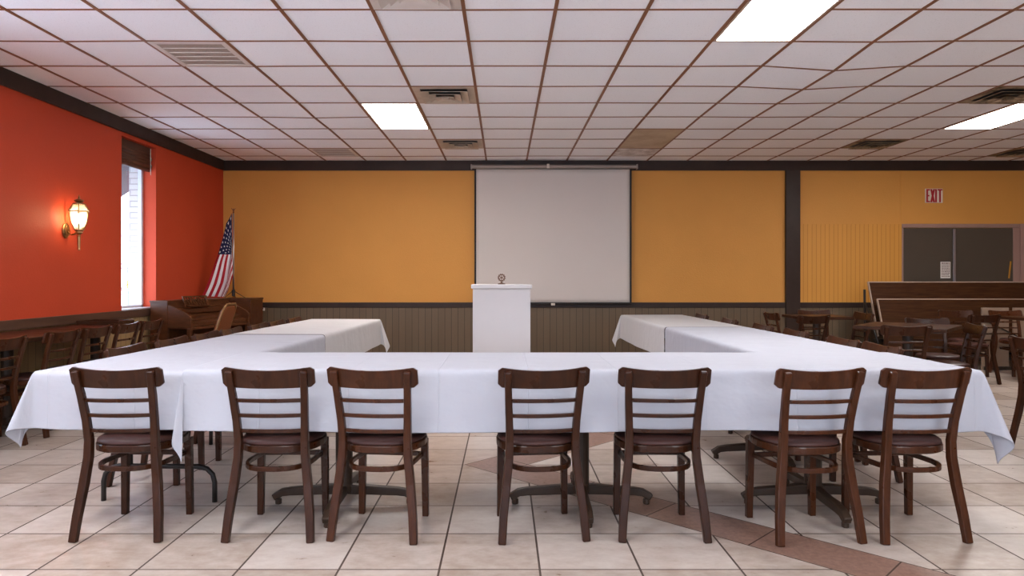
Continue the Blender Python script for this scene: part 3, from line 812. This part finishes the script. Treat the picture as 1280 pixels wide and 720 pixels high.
# ------------------------------------------------------------------ ladder-back chairs
def arc(n, hw, yc, ye, z):
    return [(hw * (2 * i / n - 1), yc + (ye - yc) * (2 * i / n - 1) ** 2, z) for i in range(n + 1)]
def make_chair(label, loc, rz, group):
    t = thing('ladder_back_chair', label, 'chair', loc, rz, group)
    W = M['wood']
    def outline(hw, y0, y1, n=40, e=2.7):
        pts = []
        for k in range(n):
            a = 2 * PI * k / n; c, s = math.cos(a), math.sin(a)
            x = hw * abs(c) ** (2 / e) * (1 if c >= 0 else -1); y = abs(s) ** (2 / e) * (1 if s >= 0 else -1)
            yy = (y1 if y > 0 else -y0) * y
            if yy < 0: x *= 1 - .10 * (-yy / -y0)
            pts.append((x, yy))
        return pts
    def scale(pts, k): return [(x * k, (y - .005) * k + .005) for x, y in pts]
    ol = outline(.198, -.185, .205)
    m = MB(); m.loft([[(x, y, z) for x, y in scale(ol, k)] for k, z in ((.95, .396), (1, .402), (1, .428), (.985, .433))]); m.build('seat_frame', W, t, smooth=False, bevel=.0)
    m = MB(); m.loft([[(x, y, z) for x, y in scale(ol, k)] for k, z in ((.955, .4335), (.975, .440), (.965, .449), (.90, .457), (.75, .462), (.4, .464), (.05, .464))]); m.build('seat_pad', M['vinyl'], t, smooth=True)
    for s in (-1, 1):
        p = MB()
        p.sweep([(s * .197, -.236, 0), (s * .188, -.216, .12), (s * .172, -.192, .26), (s * .158, -.181, .38), (s * .155, -.181, .46), (s * .159, -.196, .56), (s * .166, -.226, .68), (s * .172, -.262, .795)],
                [(.036, .030), (.038, .033), (.039, .036), (.037, .036), (.035, .034), (.034, .030), (.033, .027), (.032, .022)])
        p.build('back_post', W, t, bevel=.005)
    for s in (-1, 1):
        p = MB(); p.sweep([(s * .168, .152, 0), (s * .163, .147, .40)], [(.031, .031), (.036, .036)]); p.build('leg', W, t, bevel=.004)
    # curved top rail
    m = MB(); n = 24; rings = []
    for i in range(n + 1):
        u = 2 * i / n - 1; x = .214 * u; y = -.258 + .026 * u * u
        ch = .016 * max(0, (abs(u) - .90) / .10) ** 2
        zl, zh = .712 + ch + .006 * u * u, .797 - ch + .018 * u * u
        th = .0085
        rings.append([(x, y - th + .018, zl), (x, y - th - .002, zh), (x, y + th - .002, zh), (x, y + th + .018, zl)])
    m.loft(rings); m.build('top_rail', W, t, bevel=.003)
    for z, y, hw in ((.655, -.222, .160), (.582, -.203, .156), (.508, -.190, .152)):
        m = MB(); m.sweep(arc(10, hw, y - .018, y + .004, z), (.018, .012), (0, 0, 1)); m.build('back_slat', W, t, bevel=.003)
    # bent hoop stretcher around the back and the straight one between the front legs
    m = MB(); pts = [(-.150, .150, .322), (-.152, .08, .325), (-.153, 0, .328)]
    for k in range(1, 20):
        a = PI + PI * k / 20; c, q = math.cos(a), math.sin(a); e = 2.7
        pts.append((.153 * abs(c) ** (2 / e) * (1 if c > 0 else -1), -.200 * abs(q) ** (2 / e), .330))
    pts += [(.153, 0, .328), (.152, .08, .325), (.150, .150, .322)]
    m.sweep(pts, (.023, .017), (0, 0, 1)); m.build('hoop_stretcher', W, t, bevel=.003)
    m = MB(); m.span(-.15, .15, .140, .156, .309, .332); m.build('front_stretcher', W, t, bevel=.003)
    return t
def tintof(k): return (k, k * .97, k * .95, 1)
proto = None
def place_chair(x, y, deg, label, group, tint=1.0):
    global proto
    if proto is None:
        proto = make_chair(label, (x, y, 0), R(deg), group)
        index_kids()
        for c in KIDS[proto.name]: c.color = tintof(tint)
        return proto
    return dup(proto, (x, y, 0), R(deg), label, group, tintof(tint))
GF = 'ladder-back chairs along the front of the table row'
front = [(-1.795, 3.435, 0, 'dark ladder-back chair at the folding table corner by the orange wall', .8),
         (-1.09, 3.43, 0, 'dark ladder-back chair beside the hanging cloth tail, second from the orange wall', .85),
         (-.585, 3.425, -6, 'reddish ladder-back chair third from the orange wall in the front row', 1.15),
         (.162, 3.425, 6, 'dark ladder-back chair in front of the middle pedestal base', .78),
         (.747, 3.43, -1, 'dark ladder-back chair fifth in the front row, standing by the brown tile band', .72),
         (1.432, 3.40, 5, 'reddish ladder-back chair in front of the exit end pedestal base', 1.25),
         (1.93, 3.415, 3, 'reddish ladder-back chair at the exit end corner of the front row', 1.2)]
for x, y, a, l, k in front: place_chair(x, y, a, l, GF, k)
GL = 'ladder-back chairs on the orange wall side of the cloth covered arm'
ordn = ['nearest the viewer', 'second from the viewer', 'third from the viewer', 'fourth from the viewer', 'fifth from the viewer', 'sixth from the viewer', 'at the far end']
for i, y in enumerate((4.25, 4.80, 5.30, 5.74, 6.32, 6.76, 7.28)):
    e = larm(y).x - .385
    place_chair(e + .175, y, -90, 'ladder-back chair tucked in the outer side of the organ side arm, ' + ordn[i], GL, 1.0)
GR = 'ladder-back chairs on the outer side of the exit side arm'
for i, y in enumerate((4.33, 4.80, 5.55, 6.22, 7.08, 8.01)):
    e = rarm(y).x + .382
    place_chair(e - .175, y, 90, 'ladder-back chair tucked in the outer side of the exit side arm, ' + (ordn[i] if i < 5 else 'at the far end'), GR, 1.05)

# dark tables and chairs along the orange wall
GT = 'bare dark tables along the orange wall'
def bare_table(cx, cy, wx, wy, rz, label, group):
    return pedestal_table(wx, wy, label, (cx, cy, 0), rz, group, M['table'])
for y0, y1, yc, l in ((3.75, 4.95, 4.35, 'end nearest the viewer'), (4.97, 6.17, 5.57, 'in the middle of the run below the sconce'), (6.19, 7.2, 6.775, 'the end below the window')):
    pedestal_table(.63, y1 - y0, 'bare dark table against the orange wall, ' + l, (-4.0, yc, 0), 0, GT, M['table'], .065, (y0 + y1) / 2 - yc, (.36, .36, .22, .36))
GS = 'ladder-back chairs along the bare tables by the orange wall'
for y, l in ((4.86, 'at the very edge of view'), (5.49, 'below the sconce'), (5.94, 'third from the edge of view'), (6.42, 'next to the last'), (6.86, 'closest to the organ')):
    place_chair(-3.735, y, 90, 'ladder-back chair facing the bare tables by the orange wall, ' + l, GS, 1.25)
tr = thing('serving_tray', 'flat dark tray lying on the window end of the bare tables', 'tray', (-3.97, 6.9, ZT))
MB().span(-.20, .20, -.13, .13, 0, .012).build('tray_floor', M['table'], tr, bevel=.003)
m = MB()
for a_, b_, c_, d_ in ((-.21, .21, -.14, -.128), (-.21, .21, .128, .14), (-.21, -.198, -.128, .128), (.198, .21, -.128, .128)): m.span(a_, b_, c_, d_, 0, .038)
m.build('rim', M['table'], tr, bevel=.003)

# clutter of bare tables and chairs on the exit side
GE = 'bare dark tables on the exit side'
bare_table(3.92, 6.72, .78, .78, R(-42), 'bare dark table between the exit side arm and the leaning table tops', GE)
bare_table(3.82, 8.45, .62, .60, 0, 'bare dark table next to the vertical brown post', GE)
bare_table(6.35, 8.02, .74, .70, 0, 'bare dark table with chairs before the leaning table tops', GE)
GC = 'ladder-back chairs around the bare tables on the exit side'
place_chair(3.58, 6.33, -8, 'ladder-back chair seen from behind at the bare table near the exit side arm', GC, .9)
place_chair(4.36, 6.96, 172, 'ladder-back chair across the bare table, its top rail catching light', GC, 1.0)
place_chair(4.02, 6.30, 75, 'ladder-back chair seen side-on at the end of the bare table, legs on open floor', GC, .75)
place_chair(5.46, 8.15, 10, 'tall looking ladder-back chair with its back leg on the pale floor', GC, .8)
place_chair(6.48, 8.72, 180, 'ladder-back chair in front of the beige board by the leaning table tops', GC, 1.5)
place_chair(5.82, 8.72, 175, 'ladder-back chair close before the leaning table tops with a pale glint', GC, .9)
place_chair(3.92, 4.84, -80, 'ladder-back chair cut off by the edge of view beside the cloth corner', GC, .8)
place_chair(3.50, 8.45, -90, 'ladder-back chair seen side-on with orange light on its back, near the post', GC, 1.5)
place_chair(3.40, 7.95, 14, 'ladder-back chair with its back to the viewer at the table by the post', GC, .8)
place_chair(4.07, 8.86, 180, 'ladder-back chair between the table by the post and the yellow wall', GC, 1.1)
place_chair(4.14, 8.42, 90, 'ladder-back chair at the open end of the table by the post', GC, 1.2)
place_chair(6.85, 7.42, 30, 'ladder-back chair facing the bare table before the leaning table tops, at the view edge', GC, .9)

# ------------------------------------------------------------------ table tops stacked on a cart by the door
cart = thing('table_cart', 'black steel cart carrying the leaning table tops by the door', 'cart', (6.45, 9.62, 0))
L = 2.5
lean = Matrix.Rotation(R(-22), 3, 'X')
m = MB()
for y in (-.36, .36): m.span(-L / 2, L / 2, y - .02, y + .02, .12, .16)
for x in (-L / 2 + .03, 0, L / 2 - .03): m.span(x - .02, x + .02, -.36, .36, .12, .16)
m.span(-L / 2, L / 2 + .05, .06, .12, .33, .37)
for x in (-L / 2, L / 2 + .03): m.span(x, x + .02, .07, .11, .16, .33)
m.build('base_frame', M['black'], cart, bevel=.004)
for x in (-L / 2, L / 2 + .05):
    u = MB(); u.tube([(x, .34, .16), (x, .36, 1.06)], .018, 8); u.tube([(x, .20, .16), (x, .355, .75)], .014, 8); u.tube([(x, -.1, .16), (x, .358, .9)], .012, 8)
    u.build('upright', M['black'], cart, smooth=True)
for x in (-L / 2 + .06, L / 2 - .06):
    for y in (-.34, .34):
        w = MB(); w.prism([(y + .06 * math.cos(k * PI / 8), .06 + .06 * math.sin(k * PI / 8)) for k in range(16)], 'x', x - .015, x + .015)
        w.build('caster', M['black'], cart)
def leaning_top(bot, top, x0, x1, label, th=.028):
    """bot/top: (y, z) of the lower and upper edge of the tilted board"""
    d = Vector((0, top[0] - bot[0], top[1] - bot[1])); n_ = Vector((0, -d.z, d.y)).normalized(); Lh = d.length
    t = thing('tabletop_board', label, 'table top', (x0, bot[0], bot[1]), 0, 'leaning folded table tops by the door')
    def bd(u0, u1, a0, a1, off0, off1, mat, nm):
        mm = MB(); dd = d.normalized(); rings = []
        for x in (u0, u1):
            rings.append([Vector((x, 0, 0)) + dd * a + n_ * o for a, o in ((a0, off0), (a1, off0), (a1, off1), (a0, off1))])
        mm.loft(rings); return mm.build(nm, mat, t)
    W_ = x1 - x0
    bd(.014, W_ - .014, .014, Lh - .014, 0, th, M['pine'], 'board')
    bd(0, W_, Lh - .014, Lh, -.001, th + .001, M['edge'], 'edge_strip')
    bd(0, .014, 0, Lh - .014, -.001, th + .001, M['edge'], 'edge_strip')
    for xx in (.25, W_ - .25):
        bd(xx - .012, xx + .012, .12, Lh - .12, -.03, -.006, M['black'], 'folded_leg')
leaning_top((9.72, .40), (9.99, 1.165), 5.24, 7.72, 'upper walnut table top leaning on the cart in front of the double door')
leaning_top((9.51, .185), (9.775, .925), 5.255, 7.70, 'lower walnut table top leaning on the cart below a pale edge')
bb = thing('beige_board', 'beige folded board standing behind chairs before the leaning table tops', 'board', (6.62, 9.22, 0))
MB().span(-.26, .10, -.012, .012, 0, .83).build('panel', M['beige'], bb, bevel=.003)
MB().span(.16, .75, -.012, .012, 0, .83).build('panel', M['beige'], bb, bevel=.003)
m = MB(); m.sweep([(-.22, -.02, .66), (.5, -.02, .30)], (.03, .012), (0, 1, 0)); m.span(-.24, .7, -.028, -.013, .0, .05); m.build('brace', M['black'], bb)

# ------------------------------------------------------------------ organ, cabinet, flag, upholstered chair
OR = R(-16)
org = thing('spinet_organ', 'walnut spinet organ in the corner below the orange wall', 'organ', (-4.225, 8.26, 0), OR)
# local: +y runs along the wall away from the viewer, +x is the front
OL, OD, CD, OH = 1.10, .58, .25, .955
for y0 in (0, OL - .03):
    m = MB(); m.span(0, CD, y0, y0 + .03, 0, OH - .022); m.build('side_panel', M['organ'], org, bevel=.003)
    m = MB(); prof = [(CD, .905), (CD + .10, .875), (CD + .20, .835), (CD + .28, .80), (OD - .02, .775), (OD, .75), (OD, .63), (CD, .63)]
    m.prism([(x, z) for x, z in prof], 'y', y0 + .004, y0 + .034); m.build('cheek', M['organ'], org, bevel=.004)
    m = MB(); m.sweep([(OD - .035, y0 + .02, 0), (OD - .03, y0 + .02, .629)], [(.03, .03), (.045, .045)]); m.build('leg', M['organ'], org, bevel=.003)
MB().span(.005, .02, .03, OL - .03, .02, OH - .022).build('back_panel', M['organ'], org)
MB().span(CD - .02, CD - .004, .03, OL - .03, .80, OH - .022).build('upper_panel', M['organ'], org)
MB().span(CD - .02, CD - .004, .03, OL - .03, .02, .63).build('lower_panel', M['pine'], org)
MB().span(-.004, CD + .012, -.01, OL + .01, OH - .022, OH).build('top', M['organ'], org, bevel=.005)
MB().span(CD - .004, OD - .01, .036, OL - .034, .615, .65).build('key_bed', M['organ'], org)
m = MB(); m.prism([(CD - .004, .80), (CD + .12, .775), (CD + .125, .765), (CD - .004, .785)], 'y', .036, OL - .036); m.build('fallboard', M['organ'], org, bevel=.003)
m = MB(); m.prism([(CD + .10, .765), (CD + .22, .735), (CD + .22, .715), (CD + .10, .745)], 'y', .036, OL - .036); m.prism([(CD + .20, .72), (OD - .03, .69), (OD - .03, .652), (CD + .20, .652)], 'y', .036, OL - .036); m.build('key_cover', M['organ'], org, bevel=.003)
m = MB(); m.prism([(CD - .004, .80), (CD + .07, .80), (CD + .075, .85), (CD - .004, .87)], 'y', .036, OL - .036); m.build('stop_panel', M['organ'], org)
# slatted music rest tilted back on the top
rk = Matrix.Translation((CD + .085, .20, .865)) @ Matrix.Rotation(R(-20), 4, 'Y')
m = MB(); H = .125; Wd = .42
for z in (0.0, H): m.box((0, Wd / 2, z), (.012, Wd, .018))
for k in range(9):
    y = .03 + (Wd - .06) * k / 8; m.box((0, y, H / 2), (.009, .014, H), Matrix.Rotation(R(16), 3, 'X'))
for y in (.006, Wd - .006): m.box((0, y, H / 2), (.014, .014, H + .018))
m.box((.018, Wd / 2, -.006), (.045, Wd, .010))
m.xform(Matrix.Translation((.0, 0, .014))); m.xform(rk)
m.build('music_rest', M['organ'], org)
for k in range(8):
    m = MB(); y = .3 + k * .06; m.span(CD + .02, CD + .30, y, y + .03, .03, .05)
    m.build('bass_pedal', M['pine'], org)

cab = thing('wooden_cabinet', 'open wooden cabinet in the corner carrying the flag stand', 'cabinet', (-3.735, 9.80, 0))
hx, hy, hz = .235, .24, .945
for s in (-1, 1): MB().span(s * hx - (.022 if s > 0 else 0), s * hx + (0 if s > 0 else .022), -hy, hy, 0, hz - .025).build('side_panel', M['organ'], cab)
MB().span(-hx - .012, hx + .012, -hy - .012, hy, hz - .025, hz).build('top', M['organ'], cab, bevel=.004)
MB().span(-hx + .022, hx - .022, hy - .02, hy - .004, 0, hz - .025).build('back_panel', M['organ'], cab)
MB().span(-hx + .022, hx - .022, -hy, -hy + .02, .72, hz - .025).build('drawer_front', M['organ'], cab, bevel=.003)
for z in (.06, .40): MB().span(-hx + .022, hx - .022, -hy + .01, hy - .02, z, z + .02).build('shelf', M['organ'], cab)

fs = thing('flag_stand', 'black tripod stand with a steel flag pole on the corner cabinet', 'flag stand', (-3.80, 9.72, .945))
MB().tube([(0, 0, .04), (0, 0, 1.19)], .012, 10).build('pole', M['steel'], fs, smooth=True)
m = MB(); m.lathe([(.012, .02), (.022, .03), (.022, .11), (.013, .12)], n=12); m.build('hub', M['black'], fs)
for k in range(3):
    a = R(-20) + k * 2 * PI / 3
    r_ = .20 if k == 0 else .12
    MB().tube([(.015 * math.cos(a), .015 * math.sin(a), .095), (r_ * math.cos(a), r_ * math.sin(a), .006)], .005, 6).build('leg', M['black'], fs)
m = MB(); m.lathe([(.006, 1.19), (.014, 1.205), (.005, 1.222), (.012, 1.235), (.002, 1.26)], n=10)
m.tube([(-.028, 0, 1.262), (-.012, 0, 1.235), (0, 0, 1.225), (.012, 0, 1.235), (.028, 0, 1.262)], .004, 6)
m.build('finial', M['bronze'], fs)
# draped flag: u along the fly, v down the hoist
def flag_pt(u, v):
    def lerp_path(path, t):
        n_ = len(path) - 1; k = min(int(t * n_), n_ - 1); f_ = t * n_ - k
        return tuple(path[k][i] + (path[k + 1][i] - path[k][i]) * f_ for i in range(2))
    top = [(285.5, 266), (279, 292), (273, 318), (266, 338), (258, 356), (252, 370)]
    mid = [(289.5, 302), (289.3, 309), (288.5, 318), (286.5, 333), (283, 352), (276, 371)]
    bot = [(291.5, 344), (291, 347), (289, 351), (287, 357), (285, 364), (281, 371)]
    a, c, b = lerp_path(top, u), lerp_path(mid, u), lerp_path(bot, u)
    if v < .46: p0, p1, q = a, c, v / .46
    else: p0, p1, q = c, b, (v - .46) / .54
    px, py = p0[0] + (p1[0] - p0[0]) * q, p0[1] + (p1[1] - p0[1]) * q
    px += .8 * math.sin(3 * PI * u) * (1 - v)
    if u < .10: px = px + (290.2 - px) * (1 - u / .10) * .9
    d = 9.66 - .055 * math.sin(v * 8.5 + u * 2) * min(1, u * 3.2) - .05 * u
    return at(px, py, d)
m = MB(); NU, NV = 40, 39
vv_ = [[m.bm.verts.new(flag_pt(i / NU, j / NV)) for j in range(NV + 1)] for i in range(NU + 1)]
for i in range(NU):
    for j in range(NV):
        stripe = j // 3
        m.mi = 2 if (i < NU * .4 and stripe < 7) else (stripe % 2)
        m.face([vv_[i][j], vv_[i + 1][j], vv_[i + 1][j + 1], vv_[i][j + 1]])
m.mi = 1
for r in range(5):
    for c in range(8 if r % 2 == 0 else 7):
        cu = .4 * ((c + (.5 if r % 2 == 0 else 1)) / 8); cv = 7 / 13 * ((r + .5) / 5)
        pts = []
        for k in range(10):
            rr = 1.0 if k % 2 == 0 else .42
            pts.append(m.bm.verts.new(flag_pt(cu + .0125 * rr * math.sin(k * PI / 5), max(0.001, cv - .034 * rr * math.cos(k * PI / 5))) + Vector((0, -.006, 0))))
        m.face(pts)
fl = m.build('flag', [M['flagred'], M['flagwhite'], M['flagblue']]); solid(fl, .0015)
tag(fl, 'draped striped flag with a starred navy canton hanging from the pole', 'flag')

bc = thing('banquet_chair', 'rust upholstered chair with a gold tube frame in front of the organ', 'chair', (-3.46, 7.85, 0), R(92))
m = MB()
bk = lambda x, s: (x, -.20 - .16 * s, .45 + .48 * s)
pts = [(-.20, .18, 0), (-.20, .16, .42), (-.20, -.18, .43)]
loop = [(-.205, 0), (-.205, .75), (-.185, .92), (-.13, 1.0), (.13, 1.0), (.185, .92), (.205, .75), (.205, 0)]
m.tube([(-.205, -.24, 0)] + [bk(x, s) for x, s in loop] + [(.205, -.24, 0)], .0125, 8); m.build('back_frame', M['goldframe'], bc, smooth=True)
for s in (-1, 1):
    f = MB(); f.tube([(s * .195, .19, 0), (s * .195, .165, .40), (s * .195, -.19, .41)], .0125, 8); f.build('leg', M['goldframe'], bc, smooth=True)
m = MB(); cush = []
poly = [(-.185, .06), (-.185, .74), (-.165, .88), (-.12, .955), (.12, .955), (.165, .88), (.185, .74), (.185, .06)]
nrm = Vector((0, .48, .16)).normalized()
m.loft([[Vector(bk(x * k, .5 + (s - .5) * k)) + nrm * o for x, s in poly] for k, o in ((.96, -.016), (1, -.008), (1, .012), (.94, .034))]); m.build('back_cushion', M['seatorange'], bc, bevel=.006)
MB().span(-.205, .205, -.19, .21, .40, .455).build('seat_cushion', M['seatorange'], bc, bevel=.02, seg=3)

# ------------------------------------------------------------------ wall sconce
sp_ = at(93, 285, 6.72)
sc = thing('wall_sconce', 'lit brass lantern sconce on the orange wall', 'wall lamp', (XL, 6.75, 1.668))
# local: +x into the room
LX = .135
m = MB(); m.prism([(.055 * math.cos(k * PI / 8), .02 + .075 * math.sin(k * PI / 8)) for k in range(16)], 'x', 0, .014)
m.prism([(.038 * math.cos(k * PI / 8), .02 + .05 * math.sin(k * PI / 8)) for k in range(16)], 'x', .014, .026); m.build('back_plate', M['brass'], sc, bevel=.003)
m = MB(); m.tube([(.02, 0, .01), (.06, 0, -.02), (.10, 0, -.012), (LX, 0, .015)], .009, 8); m.build('arm', M['brass'], sc, smooth=True)
m = MB(); m.lathe([(.006, -.175), (.013, -.17), (.011, -.155), (.014, -.04), (.018, -.035), (.012, -.02), (.034, -.005), (.030, .01), (.042, .02), (.042, .028)], (LX, 0, 0), 14); m.build('tail_stem', M['brass'], sc, smooth=False)
prof_b = [(.042, .028), (.070, .09), (.082, .15), (.085, .205)]
prof_t = [(.098, .205), (.080, .237), (.056, .275)]
def hexring(r, z, n=6, ph=0): return [(LX + r * math.cos(2 * PI * k / n + ph), r * math.sin(2 * PI * k / n + ph), z) for k in range(n)]
m = MB(); m.loft([hexring(r, z) for r, z in prof_b], caps=False); m.build('lantern_glass', M['frost'], sc)
m = MB(); m.loft([hexring(r - .003, z) for r, z in prof_t], caps=False); m.build('roof_glass', M['frost'], sc)
m = MB()
for k in range(6):
    a = 2 * PI * k / 6
    m.tube([(LX + r * math.cos(a), r * math.sin(a), z) for r, z in prof_b], .0062, 6)
    m.tube([(LX + r * math.cos(a), r * math.sin(a), z) for r, z in prof_t], .0058, 6)
m.tube(hexring(.098, .205), .0052, 6, closed=True); m.tube(hexring(.056, .275), .005, 6, closed=True)
m.build('cage', M['brass'], sc)
m = MB(); m.lathe([(.058, .275), (.058, .280), (.03, .286), (.018, .292), (.040, .302), (.044, .311), (.03, .322), (.012, .328), (.007, .340), (.009, .346), (.003, .362), (.002, .37)], (LX, 0, 0), 14); m.build('finial', M['brass'], sc, smooth=False)
m = MB(); m.lathe([(.012, .03), (.012, .085)], (LX, 0, 0), 12); m.build('candle_socket', M['plate'], sc)
m = MB(); m.lathe([(.010, .085), (.020, .11), (.022, .135), (.014, .165), (.003, .19)], (LX, 0, 0), 14); m.build('bulb', M['bulb'], sc, smooth=True)
ld = bpy.data.lights.new('sconce_light', 'POINT'); ld.energy = 15; ld.color = (1, .70, .36); ld.shadow_soft_size = .022
lo_ = bpy.data.objects.new('sconce_light', ld); COL.objects.link(lo_); lo_.location = (XL + LX, 6.75, 1.668 + .135)

# ------------------------------------------------------------------ daylight, sky, camera
w = bpy.data.worlds.new('sky'); SC.world = w; w.use_nodes = True
bgn = w.node_tree.nodes['Background']; bgn.inputs[0].default_value = (.70, .83, 1.0, 1); bgn.inputs[1].default_value = 4.2
def portal(loc, rot, sx, sy):
    l = bpy.data.lights.new('sky_portal', 'AREA'); l.shape = 'RECTANGLE'; l.size = sx; l.size_y = sy; l.cycles.is_portal = True
    o = bpy.data.objects.new('sky_portal', l); COL.objects.link(o); o.location = loc; o.rotation_euler = rot
for a, b in FW: portal(((a + b) / 2, YF - .22, 1.725), (R(90), 0, 0), b - a, 1.75)
for a, b in NEARW + [(WY0, WY1)]: portal((XL - .36, (a + b) / 2, (WZ0 + WZ1) / 2), (R(90), 0, R(-90)), b - a, WZ1 - WZ0)

cd = bpy.data.cameras.new('camera'); cam = bpy.data.objects.new('camera', cd); COL.objects.link(cam)
cam.location = (0, 0, CAMZ); cam.rotation_euler = (R(90), 0, 0)
cd.sensor_width = 36; cd.lens = F / 1280 * 36; cd.shift_x = (640 - VX) / 1280; cd.shift_y = -(360 - VY) / 1280; cd.clip_start = .05
SC.camera = cam
vs = SC.view_settings; vs.view_transform = 'Standard'; vs.look = 'None'; vs.gamma = 1; vs.exposure = 1.40; vs.use_curve_mapping = False
SC.cycles.use_denoising = True
SC.cycles.max_bounces = 10; SC.cycles.diffuse_bounces = 6; SC.cycles.transparent_max_bounces = 12
SC.cycles.sample_clamp_indirect = 6
